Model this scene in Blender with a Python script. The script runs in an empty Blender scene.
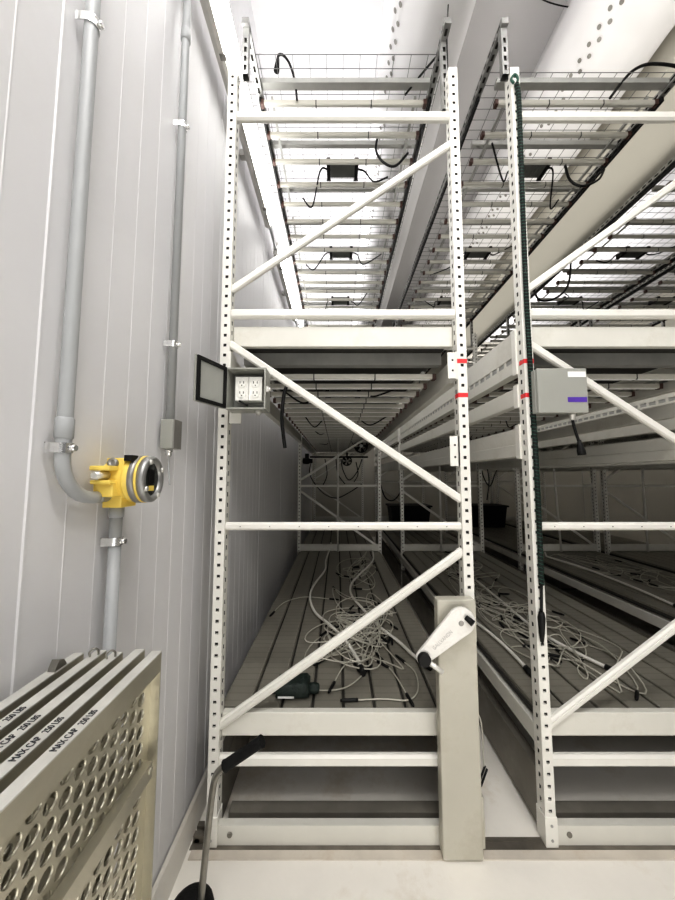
import bpy, math, random
from mathutils import Vector, Matrix
random.seed(7)
C = bpy.context.scene.collection
F = 325.0; PT = math.atan(0.08); H = 1.51
def P(px, py, Y):
    """world point on the plane y=Y that lies along a sight line (used to read off positions)"""
    x = (px-337.5)/F; v = (450-py)/F
    dy = math.cos(PT)-v*math.sin(PT); dz = math.sin(PT)+v*math.cos(PT)
    s = Y/dy
    return Vector((x*s, Y, H+dz*s))
def PX(px, py, X):
    x = (px-337.5)/F; v = (450-py)/F
    dy = math.cos(PT)-v*math.sin(PT); dz = math.sin(PT)+v*math.cos(PT)
    s = X/x
    return Vector((X, dy*s, H+dz*s))
def PZ(px, py, Z):
    x = (px-337.5)/F; v = (450-py)/F
    dy = math.cos(PT)-v*math.sin(PT); dz = math.sin(PT)+v*math.cos(PT)
    s = (Z-H)/dz
    return Vector((x*s, dy*s, Z))

# ------------------------------------------------------------------ materials
def mat(name, col, rough=.5, metal=0., var=.06, scale=6., bump=0., bscale=60., spec=.5, emis=None, es=0., dirt=None, dirt_amt=.0, alpha=None, trans=0.):
    m = bpy.data.materials.new(name); m.use_nodes = True
    nt = m.node_tree; b = nt.nodes['Principled BSDF']
    b.inputs['Roughness'].default_value = rough; b.inputs['Metallic'].default_value = metal
    b.inputs['Specular IOR Level'].default_value = spec
    if trans: b.inputs['Transmission Weight'].default_value = trans
    tc = nt.nodes.new('ShaderNodeTexCoord')
    n = nt.nodes.new('ShaderNodeTexNoise'); n.inputs['Scale'].default_value = scale; n.inputs['Detail'].default_value = 5
    nt.links.new(tc.outputs['Object'], n.inputs['Vector'])
    r = nt.nodes.new('ShaderNodeValToRGB')
    c0 = [max(0, c*(1-var)) for c in col]; c1 = [min(1, c*(1+var)) for c in col]
    r.color_ramp.elements[0].position = .3; r.color_ramp.elements[1].position = .7
    r.color_ramp.elements[0].color = (*c0, 1); r.color_ramp.elements[1].color = (*c1, 1)
    nt.links.new(n.outputs['Fac'], r.inputs['Fac'])
    out = r.outputs['Color']
    if dirt:
        n2 = nt.nodes.new('ShaderNodeTexNoise'); n2.inputs['Scale'].default_value = scale*.5; n2.inputs['Detail'].default_value = 9; n2.inputs['Roughness'].default_value = .7
        nt.links.new(tc.outputs['Object'], n2.inputs['Vector'])
        r2 = nt.nodes.new('ShaderNodeValToRGB'); r2.color_ramp.elements[0].position = .52; r2.color_ramp.elements[1].position = .72
        r2.color_ramp.elements[0].color = (0,0,0,1); r2.color_ramp.elements[1].color = (dirt_amt,)*3+(1,)
        nt.links.new(n2.outputs['Fac'], r2.inputs['Fac'])
        mx = nt.nodes.new('ShaderNodeMixRGB'); mx.inputs['Color2'].default_value = (*dirt, 1)
        nt.links.new(r2.outputs['Color'], mx.inputs['Fac']); nt.links.new(out, mx.inputs['Color1']); out = mx.outputs['Color']
    nt.links.new(out, b.inputs['Base Color'])
    if bump:
        n3 = nt.nodes.new('ShaderNodeTexNoise'); n3.inputs['Scale'].default_value = bscale
        nt.links.new(tc.outputs['Object'], n3.inputs['Vector'])
        bp = nt.nodes.new('ShaderNodeBump'); bp.inputs['Strength'].default_value = bump; bp.inputs['Distance'].default_value = .01
        nt.links.new(n3.outputs['Fac'], bp.inputs['Height']); nt.links.new(bp.outputs['Normal'], b.inputs['Normal'])
    if emis:
        b.inputs['Emission Color'].default_value = (*emis, 1); b.inputs['Emission Strength'].default_value = es
    return m
def add_rib(m, axis, freq, strength=.5, dark=.8):
    """fine pressed ribs across a sheet: bump and a slightly darker line"""
    nt = m.node_tree; b = nt.nodes['Principled BSDF']
    tc = nt.nodes.new('ShaderNodeTexCoord'); sp = nt.nodes.new('ShaderNodeSeparateXYZ'); nt.links.new(tc.outputs['Object'], sp.inputs[0])
    mu = nt.nodes.new('ShaderNodeMath'); mu.operation = 'MULTIPLY'; mu.inputs[1].default_value = freq; nt.links.new(sp.outputs[axis], mu.inputs[0])
    fr = nt.nodes.new('ShaderNodeMath'); fr.operation = 'FRACT'; nt.links.new(mu.outputs[0], fr.inputs[0])
    rp = nt.nodes.new('ShaderNodeValToRGB'); rp.color_ramp.elements[0].position = 0; rp.color_ramp.elements[0].color = (dark,)*3+(1,)
    rp.color_ramp.elements[1].position = .22; rp.color_ramp.elements[1].color = (1,1,1,1); nt.links.new(fr.outputs[0], rp.inputs['Fac'])
    src = b.inputs['Base Color'].links[0].from_socket
    mx = nt.nodes.new('ShaderNodeMixRGB'); mx.blend_type = 'MULTIPLY'; mx.inputs['Fac'].default_value = 1
    nt.links.new(src, mx.inputs['Color1']); nt.links.new(rp.outputs['Color'], mx.inputs['Color2']); nt.links.new(mx.outputs['Color'], b.inputs['Base Color'])
    bp = nt.nodes.new('ShaderNodeBump'); bp.inputs['Strength'].default_value = strength; bp.inputs['Distance'].default_value = .003
    nt.links.new(rp.outputs['Color'], bp.inputs['Height']); nt.links.new(bp.outputs['Normal'], b.inputs['Normal'])
M = {}
M['white'] = mat('white_powder_coat', (.80,.785,.73), .38, 0, .04, 5, dirt=(.42,.38,.30), dirt_amt=.25)
M['beam'] = mat('shelf_beam_white', (.70,.685,.625), .42, 0, .05, 4, dirt=(.4,.36,.28), dirt_amt=.5)
M['hole'] = mat('hole_shade_black', (.035,.033,.03), .8, 0)  # shade inside holes put into the colour; also the black bar dividers
M['galv'] = mat('galvanised_steel', (.36,.36,.35), .42, .7, .2, 18)
M['galvdark'] = mat('galvanised_cross_beam', (.40,.40,.38), .5, .35, .12, 10)
M['alu'] = mat('mill_aluminium', (.52,.495,.41), .36, .8, .12, 9, dirt=(.35,.31,.22), dirt_amt=.5)
M['alutop'] = mat('brushed_flange', (.72,.71,.67), .42, .55, .1, 25, dirt=(.4,.38,.3), dirt_amt=.3)
M['wall'] = mat('insulated_panel_white', (.73,.725,.735), .42, 0, .025, 1.2, dirt=(.55,.53,.49), dirt_amt=.25)
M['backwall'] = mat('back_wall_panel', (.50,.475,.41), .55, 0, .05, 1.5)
M['floor'] = mat('sealed_floor', (.86,.825,.76), .5, 0, .05, 3, bump=.08, bscale=35, dirt=(.50,.40,.27), dirt_amt=.75)
M['ceil'] = mat('ceiling_white', (.74,.73,.73), .6, 0, .02, .8)
M['soffit'] = mat('beige_soffit', (.60,.58,.52), .6, 0, .03, 1.5)
M['cove'] = mat('wall_coving', (.74,.71,.65), .5, 0, .04, 6, dirt=(.5,.42,.3), dirt_amt=.4)
M['duct'] = mat('fabric_duct', (.90,.89,.90), .8, 0, .03, 2.5, bump=.6, bscale=5)
M['conduit'] = mat('grey_pvc_conduit', (.39,.40,.405), .45, 0, .05, 8, dirt=(.3,.28,.25), dirt_amt=.2)
M['chrome'] = mat('zinc_strap', (.80,.80,.79), .22, .9, .08, 30)
M['yellow'] = mat('yellow_enamel', (.88,.66,.15), .35, 0, .04, 12)
M['steelgrey'] = mat('cast_grey', (.30,.29,.27), .4, .5, .1, 20)
M['black'] = mat('black_plastic', (.010,.010,.010), .5, 0, .2, 20, spec=.25)
M['rubber'] = mat('black_rubber', (.012,.012,.012), .65, 0, .2, 40, bump=.3, bscale=200, spec=.2)
M['glass'] = mat('dark_glass', (.05,.055,.05), .1, 0, .1, 5)
M['boxgrey'] = mat('grey_enclosure', (.335,.337,.305), .5, 0, .03, 6)
M['boxin'] = mat('grey_enclosure_inside', (.25,.25,.235), .55, 0, .05, 6)
M['doorpane'] = mat('grey_door_inside', (.33,.335,.31), .3, 0, .05, 3)
M['outlet'] = mat('white_receptacle', (.86,.85,.80), .4, 0, .02, 5)
M['red'] = mat('red_tape', (.75,.035,.04), .5, 0, .06, 30)
M['purple'] = mat('purple_tape', (.10,.045,.36), .45, 0, .06, 30)
M['label'] = mat('white_paper_label', (.88,.88,.86), .6, 0, .02, 30)
M['deck'] = mat('deck_tray', (.27,.255,.215), .48, .25, .10, 3, dirt=(.20,.18,.14), dirt_amt=.5)
add_rib(M['deck'], 1, 20., .6, .78)
M['deckpan'] = mat('deck_pan_dark', (.05,.047,.04), .8, 0)
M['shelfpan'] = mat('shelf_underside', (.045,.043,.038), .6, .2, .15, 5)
M['carriage'] = mat('carriage_steel', (.23,.215,.185), .5, .35, .18, 5, dirt=(.45,.42,.36), dirt_amt=.3)
M['track'] = mat('floor_track_steel', (.22,.20,.17), .45, .6, .2, 12)
M['sill'] = mat('track_sill', (.60,.55,.48), .55, 0, .1, 8, dirt=(.36,.27,.18), dirt_amt=.6)
M['ledbar'] = mat('light_bar_housing', (.50,.485,.43), .4, .1, .05, 8)
M['lens'] = mat('light_bar_lens', (.55,.54,.49), .35, 0, .04, 8)
M['lens_brightened'] = mat('brightened_light_bar_lens', (.96,.955,.93), .3, 0, .03, 8)  # same lens, colour lightened to stand for bounced light on the lower bars
M['capred'] = mat('red_brown_end_cap', (.075,.038,.030), .5, 0, .1, 20)
M['driver'] = mat('driver_case', (.13,.135,.122), .5, .2, .1, 20)
M['wire'] = mat('mesh_wire', (.23,.23,.225), .4, .6, .05, 20)
M['cable'] = mat('white_cable', (.52,.50,.43), .45, 0, .04, 10)
M['hose'] = mat('white_tube', (.76,.74,.68), .4, 0, .04, 10)
M['greencord'] = mat('green_thread', (.015,.085,.055), .45, 0, .1, 60)
M['bagblack'] = mat('black_green_fabric', (.012,.022,.018), .6, 0, .3, 40, bump=.4, bscale=120)
M['ink'] = mat('marker_ink', (.03,.03,.035), .7, 0)
M['stamp'] = mat('stamped_letters', (.50,.49,.47), .5, .2)
M['crank'] = mat('cast_crank_white', (.80,.78,.74), .35, .15, .04, 20, bump=.25, bscale=90)
M['pillar'] = mat('drive_column_steel', (.53,.51,.44), .45, .2, .07, 3, dirt=(.36,.33,.25), dirt_amt=.8)
M['diffuser'] = mat('lit_diffuser', (.95,.95,.95), .4, emis=(1,.985,.96), es=9.)
M['fixture'] = mat('fixture_housing', (.62,.61,.58), .5)
M['rod'] = mat('lever_steel', (.30,.29,.26), .3, .8, .12, 30)

# ------------------------------------------------------------------ mesh builder
W = {}
class MB:
    def __init__(s): s.v=[]; s.f=[]; s.m=[]; s.sm=[]
    def face(s, idx, m=0, smooth=False): s.f.append(idx); s.m.append(m); s.sm.append(smooth)
    def quad(s, a,b,c,d, m=0):
        i=len(s.v); s.v += [Vector(a),Vector(b),Vector(c),Vector(d)]; s.face((i,i+1,i+2,i+3), m); return s
    def box(s, x0,x1,y0,y1,z0,z1, m=0):
        i=len(s.v)
        s.v += [Vector((x,y,z)) for z in (z0,z1) for y in (y0,y1) for x in (x0,x1)]
        for q in ((0,2,3,1),(4,5,7,6),(0,1,5,4),(2,6,7,3),(0,4,6,2),(1,3,7,5)): s.face(tuple(i+k for k in q), m)
        return s
    def rings(s, rings, m=0, smooth=True, cap=True, closed=False):
        n=len(rings[0]); i=len(s.v)
        for r in rings: s.v += [Vector(p) for p in r]
        R=len(rings)
        for a in range(R if closed else R-1):
            b=(a+1)%R
            for k in range(n):
                s.face((i+a*n+k, i+a*n+(k+1)%n, i+b*n+(k+1)%n, i+b*n+k), m, smooth)
        if cap and not closed:
            s.face(tuple(i+k for k in range(n))[::-1], m); s.face(tuple(i+(R-1)*n+k for k in range(n)), m)
        return s
    def frame(s, d, up=None):
        d=Vector(d).normalized()
        up = Vector(up) if up else (Vector((0,0,1)) if abs(d.z)<.9 else Vector((0,1,0)))
        a=d.cross(up).normalized(); b=a.cross(d).normalized(); return d,a,b
    def bar(s, p0,p1,w,h,up=None,ch=.2,m=0):
        """chamfered bar: w along side axis, h along up axis"""
        p0=Vector(p0);p1=Vector(p1); d,a,b=s.frame(p1-p0,up); c=min(w,h)*ch
        pr=[(-w/2+c,-h/2),(w/2-c,-h/2),(w/2,-h/2+c),(w/2,h/2-c),(w/2-c,h/2),(-w/2+c,h/2),(-w/2,h/2-c),(-w/2,-h/2+c)]
        return s.rings([[p+a*x+b*y for x,y in pr] for p in (p0,p1)], m, False)
    def cyl(s, p0,p1,r0,r1=None,n=16,m=0,smooth=True):
        p0=Vector(p0);p1=Vector(p1); r1=r0 if r1 is None else r1; d,a,b=s.frame(p1-p0)
        return s.rings([[p+(a*math.cos(t)+b*math.sin(t))*r for t in [2*math.pi*k/n for k in range(n)]] for p,r in ((p0,r0),(p1,r1))], m, smooth)
    def lathe(s, o, d, prof, n=24, m=0, smooth=True):
        """prof: list of (distance along d, radius)"""
        o=Vector(o); d,a,b=s.frame(d)
        return s.rings([[o+d*x+(a*math.cos(t)+b*math.sin(t))*max(r,1e-4) for t in [2*math.pi*k/n for k in range(n)]] for x,r in prof], m, smooth)
    def tube(s, pts, r, n=8, m=0, closed=False):
        pts=[Vector(p) for p in pts]; L=len(pts); rs=[]
        t0=(pts[1]-pts[0]).normalized(); _,a,b=s.frame(t0)
        for i,p in enumerate(pts):
            t = (pts[min(i+1,L-1)]-pts[max(i-1,0)])
            t = t.normalized() if t.length>1e-9 else t0
            a=(a-t*a.dot(t)); a=a.normalized() if a.length>1e-6 else s.frame(t)[1]
            b=t.cross(a)
            rr = r(i/(L-1)) if callable(r) else r
            rs.append([p+(a*math.cos(2*math.pi*k/n)+b*math.sin(2*math.pi*k/n))*rr for k in range(n)])
        return s.rings(rs, m, True, True, closed)
    def perf(s, o, u, v, wid, ln, pitch, hw, hh, depth=.004, nrm=None, start=.0, m=0, mh=1, inset=.009):
        """strip with one row of rectangular holes; holes have walls and a back painted dark as shade"""
        o=Vector(o);u=Vector(u);v=Vector(v); nrm=Vector(nrm)
        n=int((ln-start)//pitch)
        ys=[0]
        if start>0: s.quad(o,o+u*wid,o+u*wid+v*start,o+v*start,m)
        for k in range(n):
            b=o+v*(start+k*pitch); c=b+v*pitch/2+u*wid/2
            q=[b,b+u*wid,b+u*wid+v*pitch,b+v*pitch]
            h=[c-u*hw/2-v*hh/2,c+u*hw/2-v*hh/2,c+u*hw/2+v*hh/2,c-u*hw/2+v*hh/2]
            g=[p-nrm*inset for p in h]
            i=len(s.v); s.v+=q+h+g
            for e in range(4):
                f=(e+1)%4
                s.face((i+e,i+f,i+4+f,i+4+e),m); s.face((i+4+e,i+4+f,i+8+f,i+8+e),m if e==0 else mh)
            s.face((i+8,i+9,i+10,i+11),mh)
        e=start+n*pitch
        if ln-e>1e-4: s.quad(o+v*e,o+u*wid+v*e,o+u*wid+v*ln,o+v*ln,m)
        return s
    def holeplate(s, o, u, v, cols, rows, pu, pv, r, mrg, nrm, n=14, stag=True, m=0, th=.004):
        o=Vector(o);u=Vector(u);v=Vector(v);nrm=Vector(nrm)
        Wd=cols*pu+2*mrg[0]; Ht=rows*pv+mrg[1]+mrg[2]
        s.quad(o,o+u*Wd,o+u*Wd+v*mrg[1],o+v*mrg[1],m)
        s.quad(o+v*(Ht-mrg[2]),o+u*Wd+v*(Ht-mrg[2]),o+u*Wd+v*Ht,o+v*Ht,m)
        for j in range(rows):
            y0=mrg[1]+j*pv; off=pu/2 if (stag and j%2) else 0
            nc=cols-(1 if off else 0); x0=mrg[0]+off
            s.quad(o+v*y0,o+u*x0+v*y0,o+u*x0+v*(y0+pv),o+v*(y0+pv),m)
            xe=x0+nc*pu
            s.quad(o+u*xe+v*y0,o+u*Wd+v*y0,o+u*Wd+v*(y0+pv),o+u*xe+v*(y0+pv),m)
            for i in range(nc):
                cx=x0+(i+.5)*pu; cy=y0+pv/2; k0=len(s.v)
                for k in range(n):
                    t=2*math.pi*(k+.5)/n; ct,st=math.cos(t),math.sin(t)
                    q=min((pu/2)/abs(ct) if abs(ct)>1e-6 else 9,(pv/2)/abs(st) if abs(st)>1e-6 else 9)
                    s.v.append(o+u*(cx+ct*q)+v*(cy+st*q))
                for k in range(n):
                    t=2*math.pi*(k+.5)/n; s.v.append(o+u*(cx+math.cos(t)*r)+v*(cy+math.sin(t)*r))
                for k in range(n):
                    s.v.append(s.v[k0+n+k]-nrm*th)
                for k in range(n):
                    l=(k+1)%n
                    s.face((k0+k,k0+l,k0+n+l,k0+n+k),m); s.face((k0+n+k,k0+n+l,k0+2*n+l,k0+2*n+k),m,True)
                # corner triangles between neighbouring outer samples are filled here
                for sx in (-1,1):
                    for sy in (-1,1):
                        cpt=o+u*(cx+sx*pu/2)+v*(cy+sy*pv/2)
                        best=sorted(range(n),key=lambda k:(s.v[k0+k]-cpt).length)[:2]
                        a,b=best
                        # choose the two samples straddling the corner
                        s.v.append(cpt); s.face((k0+a,k0+b,len(s.v)-1),m)
        return s
    def mesh(s, name, mats, off=Vector((0,0,0))):
        me=bpy.data.meshes.new(name); me.from_pydata([tuple(p-off) for p in s.v],[],s.f)
        for x in mats: me.materials.append(x)
        me.polygons.foreach_set('material_index', s.m); me.polygons.foreach_set('use_smooth', s.sm); me.update()
        return me
    def build(s, name, mats, parent=None, bevel=0, local=False):
        if not isinstance(mats,(list,tuple)): mats=[mats]
        if parent is not None:
            off = Vector((0,0,0)) if local else W[parent.name]
            ob=bpy.data.objects.new(name, s.mesh(name,mats,off)); ob.parent=parent; C.objects.link(ob); W[ob.name]=off
        else:
            xs=[p.x for p in s.v]; ys=[p.y for p in s.v]; zs=[p.z for p in s.v]
            off=Vector(((min(xs)+max(xs))/2,(min(ys)+max(ys))/2,min(zs)))
            ob=bpy.data.objects.new(name, s.mesh(name,mats,off)); ob.location=off; C.objects.link(ob); W[ob.name]=off
        if bevel:
            b=ob.modifiers.new('bevel','BEVEL'); b.width=bevel; b.segments=2; b.limit_method='ANGLE'
        return ob
def tag(o, label, cat, group=None):
    o['label']=label; o['category']=cat
    if group: o['group']=group
    return o
def thing(name, label, cat, loc, group=None):
    o=bpy.data.objects.new(name,None); o.empty_display_size=.1; o.location=loc; C.objects.link(o); W[o.name]=Vector(loc)
    return tag(o,label,cat,group)
def struct(o): o['kind']='structure'; return o
def copy_child(src, parent):
    c=src.copy(); C.objects.link(c); c.parent=parent; W[c.name]=W[parent.name]
    for g in src.children:
        d=g.copy(); C.objects.link(d); d.parent=c
    return c
def text_mesh(txt, size, mw, ext=.0004, sx=1.0):
    cu=bpy.data.curves.new('t','FONT'); cu.body=txt; cu.size=size; cu.extrude=ext; cu.align_x='CENTER'; cu.align_y='CENTER'
    o=bpy.data.objects.new('t',cu); me=bpy.data.meshes.new_from_object(o)
    bpy.data.objects.remove(o)
    me.transform(Matrix(mw) @ Matrix.Diagonal((sx,1,1,1)))
    return me
def text_part(name, txt, size, origin, u, v, mt, parent, sx=1.0):
    u=Vector(u).normalized(); v=Vector(v).normalized(); n=u.cross(v)
    mw=Matrix(((u.x,v.x,n.x,0),(u.y,v.y,n.y,0),(u.z,v.z,n.z,0),(0,0,0,1)))
    me=text_mesh(txt,size,mw,sx=sx); me.materials.clear(); me.materials.append(mt)
    ob=bpy.data.objects.new(name,me); ob.parent=parent; ob.location=Vector(origin)-W[parent.name]; C.objects.link(ob); W[ob.name]=Vector(origin)
    return ob
def spline(pts, n=10):
    pts=[Vector(p) for p in pts]; out=[]
    for i in range(len(pts)-1):
        p0=pts[max(i-1,0)];p1=pts[i];p2=pts[i+1];p3=pts[min(i+2,len(pts)-1)]
        for k in range(n):
            t=k/n; out.append(.5*((2*p1)+(p2-p0)*t+(2*p0-5*p1+4*p2-p3)*t*t+(3*p1-p0-3*p2+p3)*t**3))
    out.append(pts[-1]); return out

# ------------------------------------------------------------------ setting
WX=-.64; CZ=5.0; BY=8.25; RX=6.2; Y0=-3.
struct(MB().box(WX,RX,Y0,BY,-.12,0).build('floor',M['floor']))
struct(MB().box(WX-.1,RX,Y0,BY,CZ,CZ+.1).build('ceiling',M['ceil']))
# left wall: pressed insulated panels, small raised ribs every ~0.1 m and a panel joint each metre
w=MB(); prof=[]; y=Y0; k=0
ribs=[]
yy=.676-.1*37
while yy<BY-.02: ribs.append(yy); yy+=.1
prof.append((WX,Y0))
for i,yr in enumerate(ribs):
    if yr<Y0+.03: continue
    joint = (i-37)%10==0
    d=.0026 if joint else .0010; hw=.005 if joint else .0028
    prof += [(WX,yr-hw),(WX+d,yr-hw*.4),(WX+d,yr+hw*.4),(WX,yr+hw)]
prof.append((WX,BY))
for (x0,ya),(x1,yb) in zip(prof,prof[1:]):
    w.quad((x0,ya,0),(x0,ya,CZ),(x1,yb,CZ),(x1,yb,0))
w.box(WX-.1,WX-.02,Y0,BY,0,CZ)
struct(w.build('wall_left',M['wall']))
b=MB()
for i in range(6):
    xa=WX+(RX-WX)*i/6; xb=WX+(RX-WX)*(i+1)/6
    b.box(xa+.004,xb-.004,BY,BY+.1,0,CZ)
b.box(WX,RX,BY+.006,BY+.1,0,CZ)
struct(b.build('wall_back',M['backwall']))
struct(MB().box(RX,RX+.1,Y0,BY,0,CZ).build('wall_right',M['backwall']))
struct(MB().box(2.03,2.64,Y0,BY-.005,4.0,CZ-.001).build('trim_1',M['soffit']))
bb=MB()
bb.rings([[(WX+.0045,yv,0),(WX+.035,yv,0),(WX+.030,yv,.02),(WX+.014,yv,.085),(WX+.0045,yv,.10)] for yv in (Y0,BY)],0,False)
struct(bb.build('baseboard_left',M['cove']))

# ------------------------------------------------------------------ racks
FY=1.45; PW=.043; PD=.055; PTOP=3.53
FRY=[FY,4.44,7.42]
SHARED={}
def post_mesh(ln):
    key=('post',round(ln,3))
    if key not in SHARED:
        m=MB(); h=PW/2
        m.perf((-h,0,0),(1,0,0),(0,0,1),PW,ln,.047,.0135,.0135,nrm=(0,-1,0),start=.06)
        m.perf((-h,PD,0),(0,-1,0),(0,0,1),PD,ln,.047,.012,.020,nrm=(-1,0,0),start=.036)
        m.perf((h,0,0),(0,1,0),(0,0,1),PD,ln,.047,.012,.020,nrm=(1,0,0),start=.036)
        m.quad((h,PD,0),(-h,PD,0),(-h,PD,ln),(h,PD,ln)); m.quad((-h,0,ln),(h,0,ln),(h,PD,ln),(-h,PD,ln))
        SHARED[key]=m.mesh('upright_post',[M['white'],M['hole']])
    return SHARED[key]
def mesh_part(name, me, parent, world):
    o=bpy.data.objects.new(name,me); o.parent=parent; o.location=Vector(world)-W[parent.name]; C.objects.link(o); W[o.name]=Vector(world); return o
zt=lambda py,Y=FY: P(338,py,Y).z
DECK=.50
def strut(m, x, y0, y1, z, w=.04):
    """slotted galvanised channel along y, slots on the side faces and below"""
    h=w/2
    m.perf((x-h,y0,z-h),(0,0,1),(0,1,0),w,y1-y0,.05,.013,.028,nrm=(-1,0,0),start=.01)
    m.perf((x+h,y0,z+h),(0,0,-1),(0,1,0),w,y1-y0,.05,.013,.028,nrm=(1,0,0),start=.01)
    m.perf((x+h,y0,z-h),(-1,0,0),(0,1,0),w,y1-y0,.05,.013,.028,nrm=(0,0,-1),start=.01)
    m.quad((x-h,y0,z+h),(x+h,y0,z+h),(x+h,y1,z+h),(x-h,y1,z+h)); m.quad((x-h,y0,z-h),(x+h,y0,z-h),(x+h,y0,z+h),(x-h,y0,z+h))
TZ=3.77   # top tier strut height
def rack(label, x0, x1, kind, slant=0.):
    rl = x0+.058 if kind=='plain' else x0-.041; rr_ = x1-.020
    r=thing('mobile_rack',label,'storage rack',((x0+x1)/2,FY,0))
    hw=PW/2
    for fi,fy in enumerate(FRY):
        for xs in (x0,x1):
            p=mesh_part('upright_post',post_mesh(PTOP-.01 if fi==0 else PTOP-.01),r,(xs,fy,.005))
            xp=xs; xs=rl if xp==x0 else rr_
            oy=0 if xp==x0 else PD-.003; eb=.035 if xp==x0 else .16
            e2=MB(); e2.perf((xs-.015,fy+oy+.005,PTOP-eb),(1,0,0),(0,0,1),.030,TZ-.018+eb-PTOP,.05,.013,.028,nrm=(0,-1,0),start=.01)
            e2.quad((xs+.015,fy+oy+.035,PTOP-eb),(xs-.015,fy+oy+.035,PTOP-eb),(xs-.015,fy+oy+.035,TZ-.018),(xs+.015,fy+oy+.035,TZ-.018))
            e2.quad((xs-.015,fy+oy+.035,PTOP-eb),(xs-.015,fy+oy+.005,PTOP-eb),(xs-.015,fy+oy+.005,TZ-.018),(xs-.015,fy+oy+.035,TZ-.018))
            e2.quad((xs+.015,fy+oy+.005,PTOP-eb),(xs+.015,fy+oy+.035,PTOP-eb),(xs+.015,fy+oy+.035,TZ-.018),(xs+.015,fy+oy+.005,TZ-.018))
            e2.quad((xs-.015,fy+oy+.005,TZ-.018),(xs+.015,fy+oy+.005,TZ-.018),(xs+.015,fy+oy+.035,TZ-.018),(xs-.015,fy+oy+.035,TZ-.018))
            if xp==x0: e2.box(min(xs,xp)-.012,max(xs,xp)+.012,fy+.036,fy+.04,PTOP-.035,PTOP-.006)
            e2.build('post_extension',[M['galv'],M['hole']],r)
    # ---- front end frame
    a,b=x0+hw,x1-hw; ym=FY+.026
    for py,h in ((114.5,.046),(313,.043),(526.5,.034),(762,.046)):
        z=zt(py,FY+.012)
        m=MB(); m.bar((a-.004,ym,z),(b+.004,ym,z),.032,h,(0,0,1),.28)
        if 500<py<600:
            for k in range(8):
                xx=a+(b-a)*(k+.5)/8; m.cyl((xx,ym-.018,z),(xx,ym-.0155,z),.0022,None,8,1)
        m.build('crossbar',[M['white'],M['hole']],r)
    for (ya,yb) in ((288,140),(342,500)) if True else ():
        m=MB(); m.bar((a-.006,ym-.004,zt(ya)),(b+.006,ym-.004,zt(yb)),.026,.035,(0,0,1),.25); m.build('diagonal_brace',M['white'],r)
    m=MB(); m.bar((a-.006,ym-.004,zt(729)),(b+.006,ym-.004,zt(552)),.026,.037,(0,0,1),.25)
    m.bar((a-.006,ym-.019,zt(729)+.0),(b+.006,ym-.019,zt(552)),.003,.012,(0,0,1),.2)
    m.build('diagonal_brace',M['white'],r)
    # ---- middle and back frames
    for fi,fy in enumerate(FRY[1:]):
        ym2=fy+.026
        for z in (1.375,2.75,3.3): MB().bar((a,ym2,z),(b,ym2,z),.025,.03,(0,0,1)).build('crossbar',M['white'],r)
        MB().bar((a,ym2,1.46),(b-.05,ym2,2.10),.022,.03,(0,0,1)).build('diagonal_brace',M['white'],r)
        MB().bar((a,ym2,1.30),(b,ym2,.56),.022,.03,(0,0,1)).build('diagonal_brace',M['white'],r)
        xc=(x0+x1)/2-.02
        if fi==0: MB().cyl((xc-slant,ym2-.03,2.06),(xc+slant,ym2-.03,DECK+.0),.013,None,10).build('centre_pole',M['white'],r)
        MB().bar((a,ym2,DECK+.05),(b,ym2,DECK+.05),.05,.09,(0,0,1)).build('end_beam',M['beam'],r)
    # ---- lower deck
    yA,yB=FY+PD-.03,FRY[-1]+.03
    m=MB(); m.box(x0+hw+.002,x1-hw-.002,yA,yA+.03,DECK-.092,DECK+.002); m.build('end_beam',M['beam'],r,.003)
    n=8; px0=x0-.005; px1=x1+.005; pw=(px1-px0)/n; yD=yA+.032
    for i in range(n):
        xa=px0+i*pw+.007; xb=px0+(i+1)*pw-.007
        m=MB(); m.rings([[(xa,yv,DECK-.02),(xb,yv,DECK-.02),(xb,yv,DECK-.004),(xb-.006,yv,DECK),(xa+.006,yv,DECK),(xa,yv,DECK-.004)] for yv in ((yD if 0<i<n-1 else FY+PD+.01),yB)],0,False)
        m.build('deck_plank',M['deck'],r)
    MB().box(px0,px1,yD,yB,DECK-.045,DECK-.0195).build('deck_pan',M['deckpan'],r)
    for xs,sg in ((x0,-1),(x1,1)):
        MB().box(xs-.02,xs+.02,FY+PD+.002,yB,DECK-.14,DECK-.06).build('side_beam',M['beam'],r,.004)
        c=MB(); c.box(xs-.016,xs+.016,FY+PD+.002,yB,.02,.26); c.box(xs-.022,xs+.022,FY+PD+.002,yB,.245,.262)
        c.build('carriage_side',M['carriage'],r)
    m=MB(); m.box(x0+hw+.001,x1-hw-.001,FY+.004,FY+.034,.004,.078)
    for xx in (x0+.075,x1-.075): m.cyl((xx,FY+.0035,.045),(xx,FY-.001,.045),.011,.010,14,1)
    m.build('base_beam',[M['beam'],M['carriage']],r,.0)
    MB().box(x0+.05,x1-.05,FY+.06,FY+.11,.02,.075).build('wheel_housing',M['carriage'],r)
    for xs in (x0,x1):
        m=MB(); m.box(xs-hw-.004,xs+hw+.004,FY-.004,FY+PD+.004,.002,.115)
        for zz in (.03,.085): m.cyl((xs,FY-.004,zz),(xs,FY-.008,zz),.006,None,8,1)
        m.build('foot_bracket',[M['white'],M['galvdark']],r,.002)
    # ---- second level
    z0,z1=zt(347,FY+.05),zt(327,FY+.05)
    MB().box(x0+hw*.6,x1-hw*.9,FY+PD-.008,FY+PD+.02,z0,z1).build('end_beam',M['beam'],r,.003) if False else MB().box(x0+.024,x1-.024,FY+.045,FY+.075,z0,z1).build('end_beam',M['beam'],r,.003)
    MB().box(x0+.03,x1-.03,FY+.076,yB,z0+.03,z0+.045).build('shelf_tray',M['shelfpan'],r)
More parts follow.
